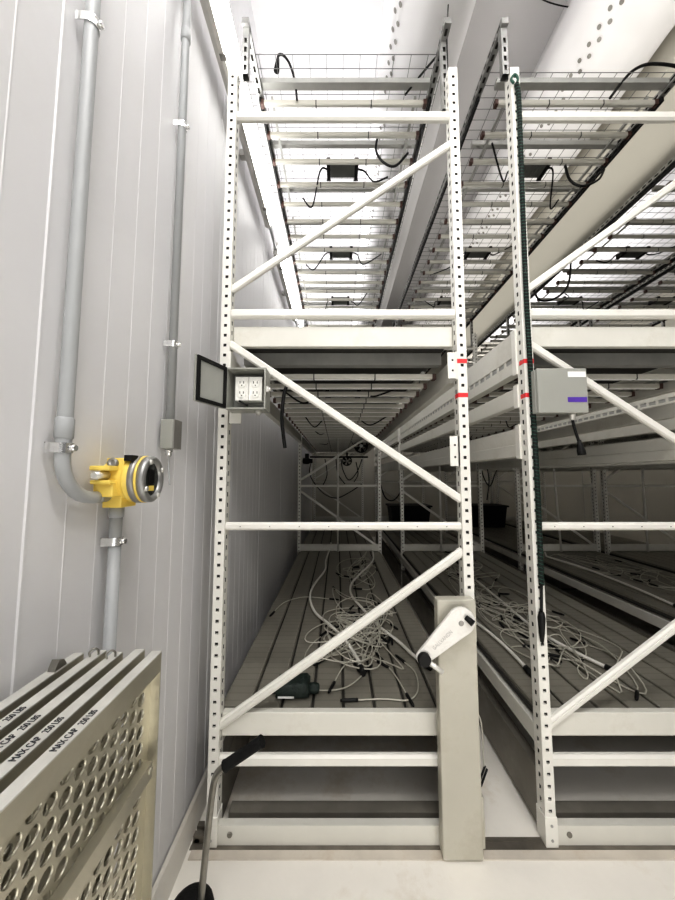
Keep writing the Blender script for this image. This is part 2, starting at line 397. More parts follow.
    for k in range(8):
        yk=FY+.2+k*.80
        MB().box(x0+.03,x1-.03,yk,yk+.05,z0-.035,z0+.028).build('cross_beam',M['galvdark'],r)
    bays=((FRY[0]+PD,FRY[1]),(FRY[1]+PD,FRY[2]))
    for (ya,yb) in bays:
        for xs,sg in ((x0,1),(x1,-1)):
            if kind=='plain':
                MB().box(xs-.022,xs+.022,ya,yb,1.965,2.07).build('side_beam',M['beam'],r,.004)
                for za in (1.96,):
                    t=MB(); t.box(xs+sg*.024-.004,xs+sg*.024+.03*0+.004,ya-PD+.002,ya+.03,za-.01,za+.12); t.build('beam_connector',M['white'],r)
            else:
                m=MB(); m.box(xs-.022,xs+.022,ya,yb,2.085,2.205)
                m.box(xs-.026,xs+.026,ya,yb,2.0,2.056); m.box(xs-.010,xs+.010,ya,yb,2.056,2.085,0)
                k=ya+.03
                while k<yb-.05:
                    m.box(xs-.021,xs+.021,k,k+.02,2.056,2.085); k+=.075
                m.box(xs-.018,xs+.018,ya,yb,2.059,2.082,1)
                m.build('side_beam',[M['beam'],M['galvdark']],r)
                MB().box(xs-.022,xs+.022,ya,yb,1.845,1.93).build('side_beam',M['beam'],r,.004)
                m=MB(); m.box(xs-.022,xs+.022,ya,yb,1.66,1.735); m.box(xs-.028,xs+.028,ya,yb,1.60,1.66); m.build('side_beam',M['beam'],r,.003)
                for za,zb in ((1.99,2.21),(1.83,1.94),(1.59,1.75)):
                    for yy in (ya-.004,yb-.03): MB().box(xs-.030,xs+.030,yy,yy+.034,za,zb).build('beam_connector',M['white'],r)
    # ---- top tier
    for xs in (rl,rr_):
        m=MB(); strut(m,xs,FY-.01,yB,TZ,.034); m.build('slotted_rail',[M['galv'],M['hole']],r)
        MB().box(xs-.006,xs+.006,FY+.3,yB,TZ-.05,TZ-.022).build('hanging_rail',M['black'],r)
    yk=1.715; 
    while yk<yB:
        hb=.020 if yk<1.8 else .014
        MB().box(x0+.045,x1-.03,yk-hb,yk+hb,TZ-.003,TZ+.028).build('cross_beam',M['galvdark'],r); yk+=.345
    g=MB(); xa,xb=x0-.01,x1+.02; zz=TZ+.035
    nx=12; gy=1.60 if kind=='plain' else 1.68
    for i in range(nx+1):
        xx=xa+(xb-xa)*i/nx; g.box(xx-.0014,xx+.0014,gy,yB,zz,zz+.0026)
    yk=gy
    while yk<yB: g.box(xa,xb,yk-.0014,yk+.0014,zz+.0026,zz+.005); yk+=.062
    g.build('wire_deck',M['wire'],r)
    return r
XL,XR=-.517,.570
R1=rack('white slotted steel rack nearest the grey panel wall, with the crank column at its front',XL,XR,'plain')
R2=rack('white slotted rack right of the left rack, its front post wrapped with a cord',.875,1.945,'triple')
R3=rack('white slotted rack third from the left wall, beyond the cord-wrapped rack',2.46,3.50,'triple',.03)
R4=rack('white slotted steel rack farthest from the left wall, in the dark at the right edge',3.64,4.70,'triple')
# red tape and plates on the two front posts
for r,xs in ((R1,XR),(R2,.875)):
    for py in (361,395):
        z=P(460,py,FY).z
        t=MB().box(xs-PW/2-.0008,xs+PW/2+.0008,FY-.0008,FY+PD*.7,z-.010,z+.010).build('tape_band',M['red'],r); t['label']='red tape around the post'
for (pa,pb,pc) in ((443,352,378),(446,436,466)):
    za,zb=P(450,pc,FY).z,P(450,pb,FY).z
    xr=XR-PW/2-.001
    m=MB(); m.box(xr-.042,xr,FY+.004,FY+.008,za,zb); m.box(xr-.006,xr,FY+.004,FY+.05,za,zb)
    for k in (.3,.7): m.cyl((xr-.02,FY+.004,za+(zb-za)*k),(xr-.02,FY+.0028,za+(zb-za)*k),.005,None,8,1)
    m.build('beam_connector',[M['white'],M['hole']],R1)
# drive column and crank on the left rack
pa,pb=.414,.574; pY0,pY1=1.395,1.447
ptop=P(460,600,pY0).z
m=MB().box(pa,pb,pY0,pY1,.008,ptop); m.build('crank_column',M['pillar'],R1,.006)
MB().box(pb+.001,pb+.016,pY0+.02,pY1,.03,.22).build('column_flange',M['pillar'],R1,.003)
MB().box(pa+.012,pb-.002,pY0-.0015,pY0-.0004,ptop-.165,ptop-.012).build('cover_plate',M['pillar'],R1)
cy=1.36
A=P(461,621,cy); B=P(423,657,cy)
d=(B-A); d.y=0; L=d.length; d.normalize(); nrm=Vector((-d.z,0,d.x))
def tapered(y0,y1,ra,rb,grow=0):
    out=[]
    for k in range(13):
        t=math.pi*k/12; out.append(A+nrm*math.cos(t)*ra-d*math.sin(t)*ra)
    for k in range(13):
        t=math.pi*k/12; out.append(B-nrm*math.cos(t)*rb+d*math.sin(t)*rb)
    return [[Vector((p.x,yv,p.z)) for p in out] for yv in (y0,y1)]
m=MB(); rr=tapered(cy-.008,cy+.008,.056,.028); m.rings(rr,0,False)
arm=m.build('crank_arm',M['crank'],R1,.004)
MB().cyl((A.x+.0,cy+.008,A.z),(A.x,pY0+.002,A.z),.03,None,20).build('axle',M['galv'],arm)
MB().cyl((A.x-.002,cy-.008,A.z-.006),(A.x-.002,cy-.0105,A.z-.006),.011,.009,16).build('pivot_screw',M['steelgrey'],arm)
q=P(470,620,cy-.01); m=MB(); m.cyl((q.x-.016,cy-.009,q.z+.010),(q.x+.004,cy-.03,q.z-.006),.010,.013,12); m.build('lock_pin',M['black'],arm)
m=MB(); m.lathe((B.x,cy-.007,B.z),(0,-1,0),[(0,.022),(.004,.026),(.02,.026),(.026,.022)],20); m.build('knob',M['black'],arm)
m=MB(); g0=Vector((B.x+.012,cy-.02,B.z-.006)); g1=g0+Vector((.055,-.02,-.030)); m.cyl(g0,g1,.010,.009,14); m.build('grip_pin',M['alutop'],arm)
text_part('lettering','GALLVANON',.021,A+d*.105+Vector((0,-.0088,0)),-d,Vector((d.z,0,-d.x)) if d.x<0 else nrm,M['stamp'],arm,sx=.8)

# ------------------------------------------------------------------ grow lights
def grow_light_proto(wd,hw_=.012,lens='lens'):
    """five light bars across x, 0.18 apart along y; local origin at first bar centre"""
    bar=MB(); bar.rings([[(x,-hw_+.004,.0),(x,hw_-.004,.0),(x,hw_,.006),(x,hw_,.026),(x,-hw_,.026),(x,-hw_,.006)] for x in (-wd/2+.02,wd/2-.02)],0,False)
    bar.box(-wd/2+.03,wd/2-.03,-hw_+.005,hw_-.005,-.002,.001,1)
    for x in (-wd/6,wd/6): bar.box(x-.003,x+.003,-hw_-.0005,hw_+.0005,-.0025,.0265,2)
    cap=MB(); cap.box(-.010,.010,-.015,.015,-.003,.028)
    drv=MB(); drv.box(-.088,.088,-.052,.052,.032,.066)
    for k in range(9): drv.box(-.08+k*.02-.002,-.08+k*.02+.002,-.05,.05,.029,.0325)
    brk=MB(); brk.box(-.013,.013,-.068,.068,.027,.072); brk.box(-.018,.018,-.075,-.066,.027,.033); brk.box(-.018,.018,.066,.075,.027,.033)
    rail=MB(); rail.box(-.007,.007,-.02,.74,.0265,.038)
    return {k:m.mesh(k,mm) for k,m,mm in (('light_bar',bar,[M['ledbar'],M[lens],M['hole']]),('end_caps',cap,[M['capred']]),('driver_case',drv,[M['driver']]),('driver_bracket',brk,[M['black']]),('mounting_rail',rail,[M['galvdark']]))}
ORD=['nearest the front','second from the front','third from the front','fourth from the front','fifth from the front','sixth from the front']
def lobj(name, me, parent, loc):
    o=bpy.data.objects.new(name,me); C.objects.link(o); o.parent=parent; o.location=loc; W[o.name]=W[parent.name]; return o
rng=random.Random(3)
def grow_lights(rx0,rx1,z,where,rackname,group,count,yst,cables=True):
    wd=(rx1-rx0)-.10; me=grow_light_proto(wd,.012 if z>3 else .0145,'lens' if z>3 else 'lens_brightened'); xc=(rx0+rx1)/2+.01
    for k in range(count):
        yb=yst+k*.9
        gl=thing('grow_light','five-bar grow light %s the %s, %s'%(where,rackname,ORD[k]),'grow light',(xc,yb,z),group)
        for j in range(5):
            o=lobj('light_bar',me['light_bar'],gl,(0,j*.18,0))
            for e in (-1,1): lobj('end_cap',me['end_caps'],o,(e*(wd/2-.010),0,0))
        dv=lobj('driver_case',me['driver_case'],gl,(0,.45,0)); [lobj('bracket',me['driver_bracket'],dv,(e*.102,0,0)) for e in (-1,1)]
        for e in (-1,1): lobj('mounting_rail',me['mounting_rail'],gl,(e*(wd/2-.07),0,0))
        if cables and k<4:
            for c in range(2):
                s=-1 if c else 1
                p0=Vector((s*.115,.45,.05)); e=Vector((s*(wd/2-.10+rng.uniform(-.08,.03)),.45+rng.uniform(-.3,.3),rng.uniform(.0,.04)))
                mid=(p0+e)/2+Vector((rng.uniform(-.05,.05),rng.uniform(-.14,.14),-rng.uniform(.03,.10)))
                t=MB().tube(spline([p0,p0+Vector((s*.05,0,-.02)),mid,e],8),.006,6)
                t.build('cord',M['black'],gl,local=True)
grow_lights(XL,XR,TZ-.058,'under the wire top of','left rack','grow lights under the top of the left rack',6,1.77)
grow_lights(.875,1.945,TZ-.058,'under the wire top of','middle rack','grow lights under the top of the middle rack',6,1.77)
grow_lights(2.46,3.50,TZ-.058,'under the wire top of','third rack','grow lights under the top of the third rack',6,1.77)
grow_lights(3.64,4.70,TZ-.058,'under the wire top of','far right rack','grow lights under the top of the far right rack',6,1.77,False)
UZ=2.02
grow_lights(XL+.01,XR-.01,UZ,'under the second level of','left rack','grow lights under the second level of the left rack',6,1.69)
grow_lights(.885,1.935,UZ,'under the second level of','middle rack','grow lights under the second level of the middle rack',6,1.69)
grow_lights(2.47,3.49,UZ,'under the second level of','third rack','grow lights under the second level of the third rack',6,1.69,False)

# ------------------------------------------------------------------ left wall services
def strap(name,label,c,rad,ax_z=True,parent=None,grp=None):
    m=MB(); n=10; pts=[]
    for k in range(n+1):
        t=-math.pi/2+math.pi*k/n; pts.append((c.x+math.cos(t)*(rad+.003),c.y+math.sin(t)*(rad+.003)))
    pts=[(WX+.006,c.y-rad-.004)]+pts+[(WX+.006,c.y+rad+.004)]
    pts=[(WX+.006,c.y-rad-.003),]+pts+[(WX+.006,c.y+rad+.026)]
    for (xa,ya),(xb,yb) in zip(pts,pts[1:]):
        m.quad((xa,ya,c.z-.011),(xb,yb,c.z-.011),(xb,yb,c.z+.011),(xa,ya,c.z+.011))
        m.quad((xa+.002,ya-.0,c.z+.011),(xb+.002,yb,c.z+.011),(xb,yb,c.z+.011),(xa,ya,c.z+.011))
    m.cyl((c.x+rad+.002,c.y,c.z),(c.x+rad+.012,c.y,c.z),.0065,.0055,10)
    m.cyl((WX+.005,c.y+rad+.02,c.z),(WX+.012,c.y+rad+.02,c.z),.007,.006,10)
    o=m.build('pipe_strap',M['chrome']); sd=o.modifiers.new('solid','SOLIDIFY'); sd.thickness=.002
    return tag(o,label,'pipe strap',grp)
CX=WX+.032
# big conduit with the elbow into the detector
q=PX(63,450,CX); cy1=q.y; ez=PX(98,497,CX); ey=ez.y; ezz=ez.z
rad=.0150; er=min(ey-cy1,.095)
pts=[(CX,cy1,CZ),(CX,cy1,2.5),(CX,cy1,ezz+er)]
for k in range(1,9):
    t=math.pi/2*k/8; pts.append((CX,cy1+er*(1-math.cos(t)),ezz+er*(1-math.sin(t))))
pts.append((CX,ey+.01,ezz))
c1=thing('conduit','thick grey conduit down the left wall, bending into the yellow detector','conduit',(CX,cy1,ezz-.02))
MB().tube(pts,rad,18).build('pipe',M['conduit'],c1)
zc=PX(64,430,CX).z
MB().lathe((CX,cy1,zc-.02),(0,0,1),[(0,rad+.0005),(.003,rad+.0028),(.045,rad+.0028),(.048,rad+.0005)],18).build('coupling',M['conduit'],c1)
for py,nm in ((25,'upper'),(448,'lower')):
    px=81 if py<100 else 63
    s=P(px,py,cy1); strap('s','shiny pipe strap on the thick conduit, '+('near the top of the picture' if py<100 else 'just above its elbow'),Vector((CX,cy1,s.z)),rad,grp='pipe straps on the wall')
# detector
dy=.905; DX0=WX+.012; dzc=P(128,479,dy).z; dpy=dy; dy=.886
D=thing('gas_detector','yellow gas detector with round glass window mounted on the left wall','gas detector',(DX0,dy,dzc-.09))
ax=Vector((1,.10,0)).normalized(); o=Vector((DX0+.0,dy,dzc))
m=MB(); m.lathe(o,ax,[(0,.035),(.01,.048),(.035,.054),(.066,.057),(.069,.061),(.086,.061)],28)
m.box(DX0+.012,DX0+.062,dy-.075,dy-.03,dzc-.012,dzc-.002); m.box(DX0+.012,DX0+.062,dy-.080,dy-.03,dzc+.022,dzc+.034)
m.box(DX0+.01,DX0+.06,dy-.06,dy+.0,dzc-.045,dzc-.005); m.box(DX0+.03,DX0+.075,dy-.045,dy-.01,dzc+.02,dzc+.055)
m.box(DX0+.01,DX0+.06,dy-.025,dy+.04,dzc-.075,dzc-.03)
m.build('housing',M['yellow'],D,.004)
e=o+ax*.086
m=MB(); m.lathe(e,ax,[(-.004,.0605),(-.002,.0645),(.012,.0645),(.013,.060)],28); m.build('name_band',M['steelgrey'],D)
m=MB(); m.lathe(e+ax*.013,ax,[(0,.058),(.001,.064),(.006,.064),(.007,.058)],28); m.build('yellow_ring',M['yellow'],D)
m=MB(); e2=e+ax*.020
m.lathe(e2,ax,[(0,.063),(.014,.063),(.019,.058),(.019,.049),(.008,.046),(.006,.0455)],28)
for k in range(4):
    t=math.pi/2*k+.5; q=e2+ax*.017+Vector((-.10,1,0)).normalized()*math.cos(t)*.052+Vector((0,0,math.sin(t)*.052)); m.cyl(q,q+ax*.006,.008,.006,10,1)
lid=m.build('window_ring',[M['galv'],M['alutop']],D)
MB().lathe(e2+ax*.007,ax,[(0,.046),(.0015,.046)],24).build('window_glass',M['glass'],lid)
m=MB(); m.box(e2.x+.0112,e2.x+.0128,e2.y-.014,e2.y+.012,dzc-.012,dzc+.026); m.build('display',M['black'],lid)
m=MB(); m.box(e2.x+.0112,e2.x+.0125,e2.y-.012,e2.y+.012,dzc-.032,dzc-.018); m.build('indicator_label',M['yellow'],lid)
m=MB(); m.lathe(Vector((DX0+.050,dy-.043,dzc+.040)),(.15,-1,.25),[(0,.012),(.014,.012),(.015,.006),(.012,.005)],14); m.build('plug_screw',M['steelgrey'],D)
m=MB(); m.cyl((DX0+.036,dy-.095,dzc+.010),(DX0+.036,dy-.040,dzc+.010),.008,.010,12); m.build('bolt',M['alutop'],D)
m=MB(); m.lathe((CX,ey-.005,ezz),(0,1,.05),[(0,.015),(.01,.017),(.02,.0135),(.03,.016),(.05,.0135)],16); m.build('cable_gland',M['galv'],D)
m=MB(); m.box(DX0+.075,DX0+.096,dy-.045,dy-.02,dzc+.0475,dzc+.0625); m.build('warning_label',M['black'],D)
# conduit below detector
c2=thing('conduit','grey conduit running from the yellow detector down behind the aluminium panels','conduit',(CX,dy,.02))
MB().cyl((CX,dpy,.02),(CX,dpy,dzc-.070),.0155,None,18).build('pipe',M['conduit'],c2)
MB().lathe((CX,dpy,dzc-.105),(0,0,1),[(0,.016),(.002,.0185),(.03,.0185),(.031,.016)],18).build('coupling',M['conduit'],c2)
strap('s','shiny pipe strap on the conduit below the yellow detector',Vector((CX,dpy,P(116,541,dpy).z)),.0155,grp='pipe straps on the wall')
# thin conduit with the junction box
q=PX(170,420,CX); y3=q.y; zb1=P(174,420,y3).z; zb0=P(174,449,y3).z
c3=thing('conduit','thin grey conduit down the left wall ending in a small grey box','conduit',(CX,y3,zb1))
MB().cyl((CX,y3,zb1),(CX,y3,CZ),.0145,None,16).build('pipe',M['conduit'],c3)
zc=P(181,42,y3).z; MB().lathe((CX,y3,zc),(0,0,1),[(0,.015),(.002,.018),(.05,.018),(.052,.015)],16).build('coupling',M['conduit'],c3)
for py,nm in ((127,'upper'),(345,'lower')):
    strap('s','shiny pipe strap on the thin conduit, '+('high above the small grey box' if py<200 else 'just above the small grey box'),Vector((CX,y3,P(175,py,y3).z)),.0145,grp='pipe straps on the wall')
jb=thing('junction_box','small grey junction box at the end of the thin wall conduit','junction box',(CX,y3,zb0))
MB().box(WX+.012,WX+.058,y3-.026,y3+.030,zb0,zb1-.001).build('enclosure',M['boxgrey'],jb,.003)
MB().box(WX+.0585,WX+.062,y3-.026,y3+.030,zb0,zb1-.001).build('cover',M['steelgrey'],jb,.001)
MB().lathe((CX,y3,zb0),(0,0,-1),[(0,.013),(.010,.013),(.012,.009),(.022,.011),(.028,.006)],12).build('cable_gland',M['chrome'],jb)
MB().tube(spline([(CX,y3,zb0-.025),(CX+.002,y3,zb0-.07),(CX+.006,y3+.006,zb0-.13)],6),.003,6).build('cord',M['conduit'],jb)
# wall tube lights
spots=[('above the thin conduit',-.25),('nearest behind the first rack post',1.22),('second along the wall behind the left rack',2.84),('third along the wall behind the left rack',4.46),('farthest along the wall behind the left rack',6.08)]
LZ=3.60; TX=WX+.092
for nm,ys in spots:
    t=thing('tube_light','long lit tube light on the left wall, '+nm,'tube light',(WX+.03,ys,LZ-.06),'tube lights along the left wall')
    ye=ys+1.30
    m=MB(); m.rings([[(TX-.045,yv,LZ-.05),(TX-.02,yv,LZ-.062),(TX,yv,LZ-.062),(TX,yv,LZ+.062),(TX-.02,yv,LZ+.062),(TX-.045,yv,LZ+.05)] for yv in (ys,ye)],0,False); m.build('housing',M['fixture'],t)
    n=10; rs=[]
    for yv,sc in ((ys+.004,.6),(ys+.03,.93),(ys+.06,1),(ye-.06,1),(ye-.03,.93),(ye-.004,.6)):
        rs.append([(TX+.001+math.cos(a)*.062*sc,yv,LZ+math.sin(a)*.058*sc) for a in [-math.pi/2+math.pi*k/n for k in range(n+1)]])
    m=MB(); m.rings(rs,0,True); m.build('diffuser',M['diffuser'],t)
    m=MB()
    for yv in (ys+.2,ye-.2):
        m.box(TX-.022,TX+.008,yv-.012,yv+.012,LZ-.068,LZ-.060)
    m.build('latch',M['steelgrey'],t)
    for yv in (ys+.75,): MB().box(WX+.0045,TX-.045,yv-.02,yv+.02,LZ-.012,LZ+.03).build('wall_bracket',M['fixture'],t)
for i in range(4):
    ya=spots[i][1]+1.30; yb=spots[i+1][1]
    tag(MB().cyl((TX-.02,ya-.004,LZ),(TX-.02,yb+.004,LZ),.012,None,12).build('conduit',M['conduit']),'short grey conduit joining two tube lights, %s gap along the left wall'%['first','second','third','last'][i],'conduit','conduits between the tube lights')

# ------------------------------------------------------------------ outlet box on the left rack's post
by0,by1=1.345,1.438
a=P(225,409,by0); b=P(266,367.5,by0); bx0,bz0,bx1,bz1=a.x,a.z,b.x,b.z
OB=thing('outlet_box','open grey electrical box with two white double sockets on the left rack post','electrical box',((bx0+bx1)/2,by1,bz0))
th=.007; m=MB()
m.box(bx0,bx1,by1-.006,by1,bz0,bz1); m.box(bx0,bx0+th,by0,by1-.006,bz0,bz1); m.box(bx1-th,bx1,by0,by1-.006,bz0,bz1)
m.box(bx0+th,bx1-th,by0,by1-.006,bz0,bz0+th); m.box(bx0+th,bx1-th,by0,by1-.006,bz1-th,bz1)
m.box(bx0+th,bx1-th,by1-.008,by1-.0062,bz0+th,bz1-th,1)
m.build('enclosure',[M['boxgrey'],M['boxin']],OB,.0015)
fx0=bx0+.030; fx1=bx1-.022; fz0=bz0+.045; fz1=bz1-.03
for i in range(2):
    xa=fx0+(fx1-fx0)*i/2; xb=fx0+(fx1-fx0)*(i+1)/2-.002; xm=(xa+xb)/2; yp=by0+.035
    m=MB(); m.box(xa,xb,yp,by1-.0085,fz0,fz1)
    for zc in (fz0+(fz1-fz0)*.29,fz0+(fz1-fz0)*.72):
        m.cyl((xm,yp+.001,zc),(xm,yp-.0025,zc),.019,.018,18,0)
        for s in (-1,1): m.box(xm+s*.008-.0016,xm+s*.008+.0016,yp-.0032,yp-.002,zc-.001,zc+.009,1)
        m.cyl((xm,yp-.002,zc-.009),(xm,yp-.0032,zc-.009),.0028,None,8,1)
    m.build('socket',[M['outlet'],M['hole']],OB,0)
MB().tube([(fx0+.02,by0+.03,fz0-.004),(fx0+.045,by0+.02,fz0-.018),(fx0+.06,by0+.02,fz0-.026)],.0045,8).build('cord',M['black'],OB)
hx=bx0-.003; ang=math.radians(110); L=bx1-bx0
dd=Vector((math.cos(ang)*1.0,-math.sin(ang),0)); dd=Vector((-.36,-.93,0)).normalized(); nn=Vector((-dd.y,dd.x,0))
def dq(m,s0,s1,z0,z1,t0,t1,mi=0):
    o0=Vector((hx,by0,0)); i=len(m.v)
    for z in (z0,z1):
        for t in (t0,t1):
            for s in (s0,s1): p=o0+dd*s+nn*t; m.v.append(Vector((p.x,p.y,z)))
    for q in ((0,2,3,1),(4,5,7,6),(0,1,5,4),(2,6,7,3),(0,4,6,2),(1,3,7,5)): m.face(tuple(i+k for k in q),mi)
LD=.165
m=MB(); dq(m,.0,LD,bz0,bz1,-.004,.004); door=m.build('door',M['boxgrey'],OB)
m=MB()
for sg in (1,-1):
    t0,t1=(.0045,.012) if sg>0 else (-.006,-.0045)
    dq(m,.003,LD-.003,bz0+.002,bz0+.016,t0,t1); dq(m,.003,LD-.003,bz1-.016,bz1-.002,t0,t1)
    dq(m,.003,.017,bz0+.016,bz1-.016,t0,t1); dq(m,LD-.017,LD-.003,bz0+.016,bz1-.016,t0,t1)
m.build('gasket',M['black'],door)
m=MB(); dq(m,.018,LD-.018,bz0+.017,bz1-.017,.0045,.006); dq(m,.018,LD-.018,bz0+.017,bz1-.017,-.006,-.0045); m.build('door_panel',M['doorpane'],door)
m=MB(); m.cyl((hx,by0+.002,bz0+.01),(hx,by0+.002,bz1-.01),.004,None,10); m.build('hinge',M['galv'],OB)
m=MB(); m.box(bx1,bx1+.010,by0+.01,by0+.03,(bz0+bz1)/2-.012,(bz0+bz1)/2+.012); m.cyl((bx1+.006,by0+.02,(bz0+bz1)/2),(bx1+.018,by0+.02,(bz0+bz1)/2),.008,None,12); m.build('latch',M['alutop'],OB)
m=MB(); m.lathe((bx1-.04,(by0+by1)/2,bz0),(0,0,-1),[(0,.014),(.008,.014),(.009,.010),(.018,.010)],12); m.build('cable_gland',M['alutop'],OB)
m=MB(); m.box(bx0-.012,bx0+.04,by1+.0,by1+.006,bz0-.045,bz0+.01); m.build('mounting_plate',M['white'],OB)
# black cable hanging below level two beside the box
pts=[P(289,380,1.6),P(284,395,1.6),P(282,420,1.58),P(285,448,1.6)]
tag(MB().tube(spline(pts,8),.009,8).build('black_cable',M['black']),'thick black cord hanging from the second level beside the open electrical box','cord')

# ------------------------------------------------------------------ grey box on the middle rack's post
gy0=1.392; a=P(539,413,gy0); b=P(586.5,368,gy0); gx0,gz0,gx1,gz1=a.x,a.z,b.x,b.z
GB=thing('junction_box','closed grey electrical box with purple tape on the middle rack post','electrical box',((gx0+gx1)/2,1.44,gz0))
MB().box(gx0,gx1,gy0,gy0+.014,gz0,gz1).build('lid',M['boxgrey'],GB,.004)
MB().box(gx0-.004,gx1-.006,gy0+.0145,1.44,gz0+.002,gz1-.004).build('enclosure',M['boxgrey'],GB,.003)
a=P(568,377,gy0-.001); b=P(586,371.5,gy0-.001); MB().box(a.x,b.x-.002,gy0-.0012,gy0-.0003,a.z,b.z).build('paper_label',M['label'],GB)
a=P(568,402,gy0-.001); b=P(587,397,gy0-.001); t=MB().box(a.x,b.x,gy0-.0012,gy0-.0003,a.z,b.z).build('tape',M['purple'],GB); t['label']='purple tape strip'
q=P(572,413,1.415); m=MB(); m.lathe((q.x,q.y,gz0+.002),(0,0,-1),[(0,.014),(.012,.014),(.013,.010),(.022,.012),(.03,.007)],14); m.build('cable_gland',M['alutop'],GB)
p0=Vector((q.x,q.y,gz0-.026)); pts=[p0,P(575,430,1.415),P(579,442,1.415)]
cab=MB().tube(spline(pts,6),.006,8).build('cord',M['black'],GB)
p1=P(579,440,1.415); p2=P(582,455,1.415); MB().tube([p1,p1+(p2-p1)*.4,p1+(p2-p1)*.7,p2],lambda t:.007+.009*min(1,t*1.6),10).build('plug',M['black'],cab)

# ------------------------------------------------------------------ wrapped cord on the middle rack's post
yc=FY-.012
anchors=[(516,84),(518,96),(519.5,130),(522,200),(525.5,290),(530,370),(535,450),(538.5,520),(541,585)]
path=[]
for px,py in anchors: path.append(P(px+.5,py,yc))
path=spline(path,14)
WC=thing('wrapped_cord','black and green spiral wrapped cord running down the middle rack front post','cord',path[-1])
loop=spline([path[0],path[0]+Vector((.004,-.006,.022)),path[0]+Vector((-.012,-.008,.040)),path[0]+Vector((-.026,-.002,.022)),path[0]+Vector((-.012,.0,.004))],6)
MB().tube(path,.0105,10).build('cord',M['rubber'],WC)
MB().tube(loop,.006,8).build('tied_loop',M['greencord'],WC)
hel=[]
tot=sum((q-p).length for p,q in zip(path,path[1:])); acc=0
N=int(tot/.016*9)
seg=[0]
for p,q in zip(path,path[1:]): seg.append(seg[-1]+(q-p).length)
j=0
for k in range(N):
    s=tot*k/(N-1)
    while j<len(seg)-2 and seg[j+1]<s: j+=1
    u=(s-seg[j])/(seg[j+1]-seg[j]); p=path[j].lerp(path[j+1],u); a=2*math.pi*s/.016
    hel.append(p+Vector((math.cos(a)*.0105,math.sin(a)*.0105,0)))
MB().tube(hel,.0016,5).build('green_thread',M['greencord'],WC)
e=path[-1]; e2=P(541.5,612,yc); e3=P(542,642,yc)
MB().tube(spline([e,e2],6),.006,8).build('tail',M['black'],WC)
MB().tube([e2,e2.lerp(e3,.2),e2.lerp(e3,.7),e3],lambda t:.007+.008*math.sin(math.pi*min(1,t+.15)),10).build('plug',M['black'],WC)

# ------------------------------------------------------------------ stacked perforated aluminium panels
def panel_meshes():
    Y1=.80; Ln=1.25; Hh=1.10; dpt=.0205; z0=.0
    # local frame: plate at x=0, tray walls reach +x
    plate=MB()
    pc,pr=.0345,.0286; nc_=30; nr_=41
    mv=Hh-nc_*pc
    plate.holeplate((0,0,0),(0,0,1),(0,-1,0),nc_,nr_,pc,pr,.0132,(mv/2,.024,Ln-.024-nr_*pr),(1,0,0),n=12)
    frame=MB()
    frame.box(-.002,dpt,-Ln,0,Hh-.003,Hh,1)           # top wall
    frame.box(dpt-.003,dpt,-Ln,0,Hh-.045,Hh-.003)     # down-turned lip
    frame.box(-.002,dpt,-.003,0,0,Hh-.003)            # end wall
    frame.box(-.002,dpt,-Ln,-Ln+.003,0,Hh-.003)
    frame.box(-.002,dpt,-Ln+.003,-.003,0,.003)
    rail=[]
    for zz in (.225,.55,.875):
        r=MB(); r.box(.0005,dpt,-Ln+.02,-.02,zz-.003,zz); r.box(dpt-.003,dpt,-Ln+.02,-.02,zz-.034,zz-.003); r.box(.0005,.004,-Ln+.02,-.02,zz-.03,zz-.003)
        r.cyl((dpt,-.03,zz-.012),(dpt+.004,-.03,zz-.012),.007,None,10)
        rail.append(r.mesh('stiffener_rail',[M['alu']]))
    hook=MB(); hook.tube(spline([(.004,-.03,Hh),(.004,-.032,Hh+.011),(.010,-.027,Hh+.017),(.016,-.022,Hh+.011),(.016,-.020,Hh)],5),.0024,6)
    return plate.mesh('perforated_plate',[M['alu']]),frame.mesh('tray_frame',[M['alu'],M['alutop']]),rail,hook.mesh('hook',[M['rod']])
pm,fm,rm,hm=panel_meshes()
NM=['against the wall, rearmost of the stack','second from the wall in the stack','third from the wall, middle of the stack','fourth from the wall in the stack','facing the room, frontmost of the stack']
for i in range(5):
    xp=-.611+.0442*i
    t=thing('perforated_panel','perforated aluminium tray panel standing on edge, '+NM[i],'metal panel',(xp,.80+.004*((i*3)%5-2),0.0),'perforated aluminium panels by the left wall')
    lobj('perforated_plate',pm,t,(0,0,0)); lobj('tray_frame',fm,t,(0,0,0))
    for q in rm: lobj('stiffener_rail',q,t,(0,0,0))
    if i in (1,2): lobj('hook',hm,t,(0,0,0))
    ty=[.38,.57,.55,.545,.562][i]-.02
    if i>0:
        W[t.name]=Vector((xp,.80+.004*((i*3)%5-2),0))
        text_part('lettering','MAX CAP   250 LBS',.0165,(xp+.0095,ty+.02,1.1005),(0,1,0),(-1,0,0),M['ink'],t,sx=.62)
q=PX(58,661,-.60)
m=MB(); xw=-.6
m.rings([[(xw-.008,q.y+yv,1.1005),(xw+.008,q.y+yv,1.1005),(xw+.008,q.y+yv+a,1.1005+h),(xw-.008,q.y+yv+a,1.1005+h)] for yv,h,a in ((-.016,.007,.002),(-.008,.020,.002),(.006,.015,0),(.014,.006,-.002))],0,False)
tag(m.build('metal_wedge',M['rod']),'small dark metal wedge on the rearmost panel against the wall','wedge')

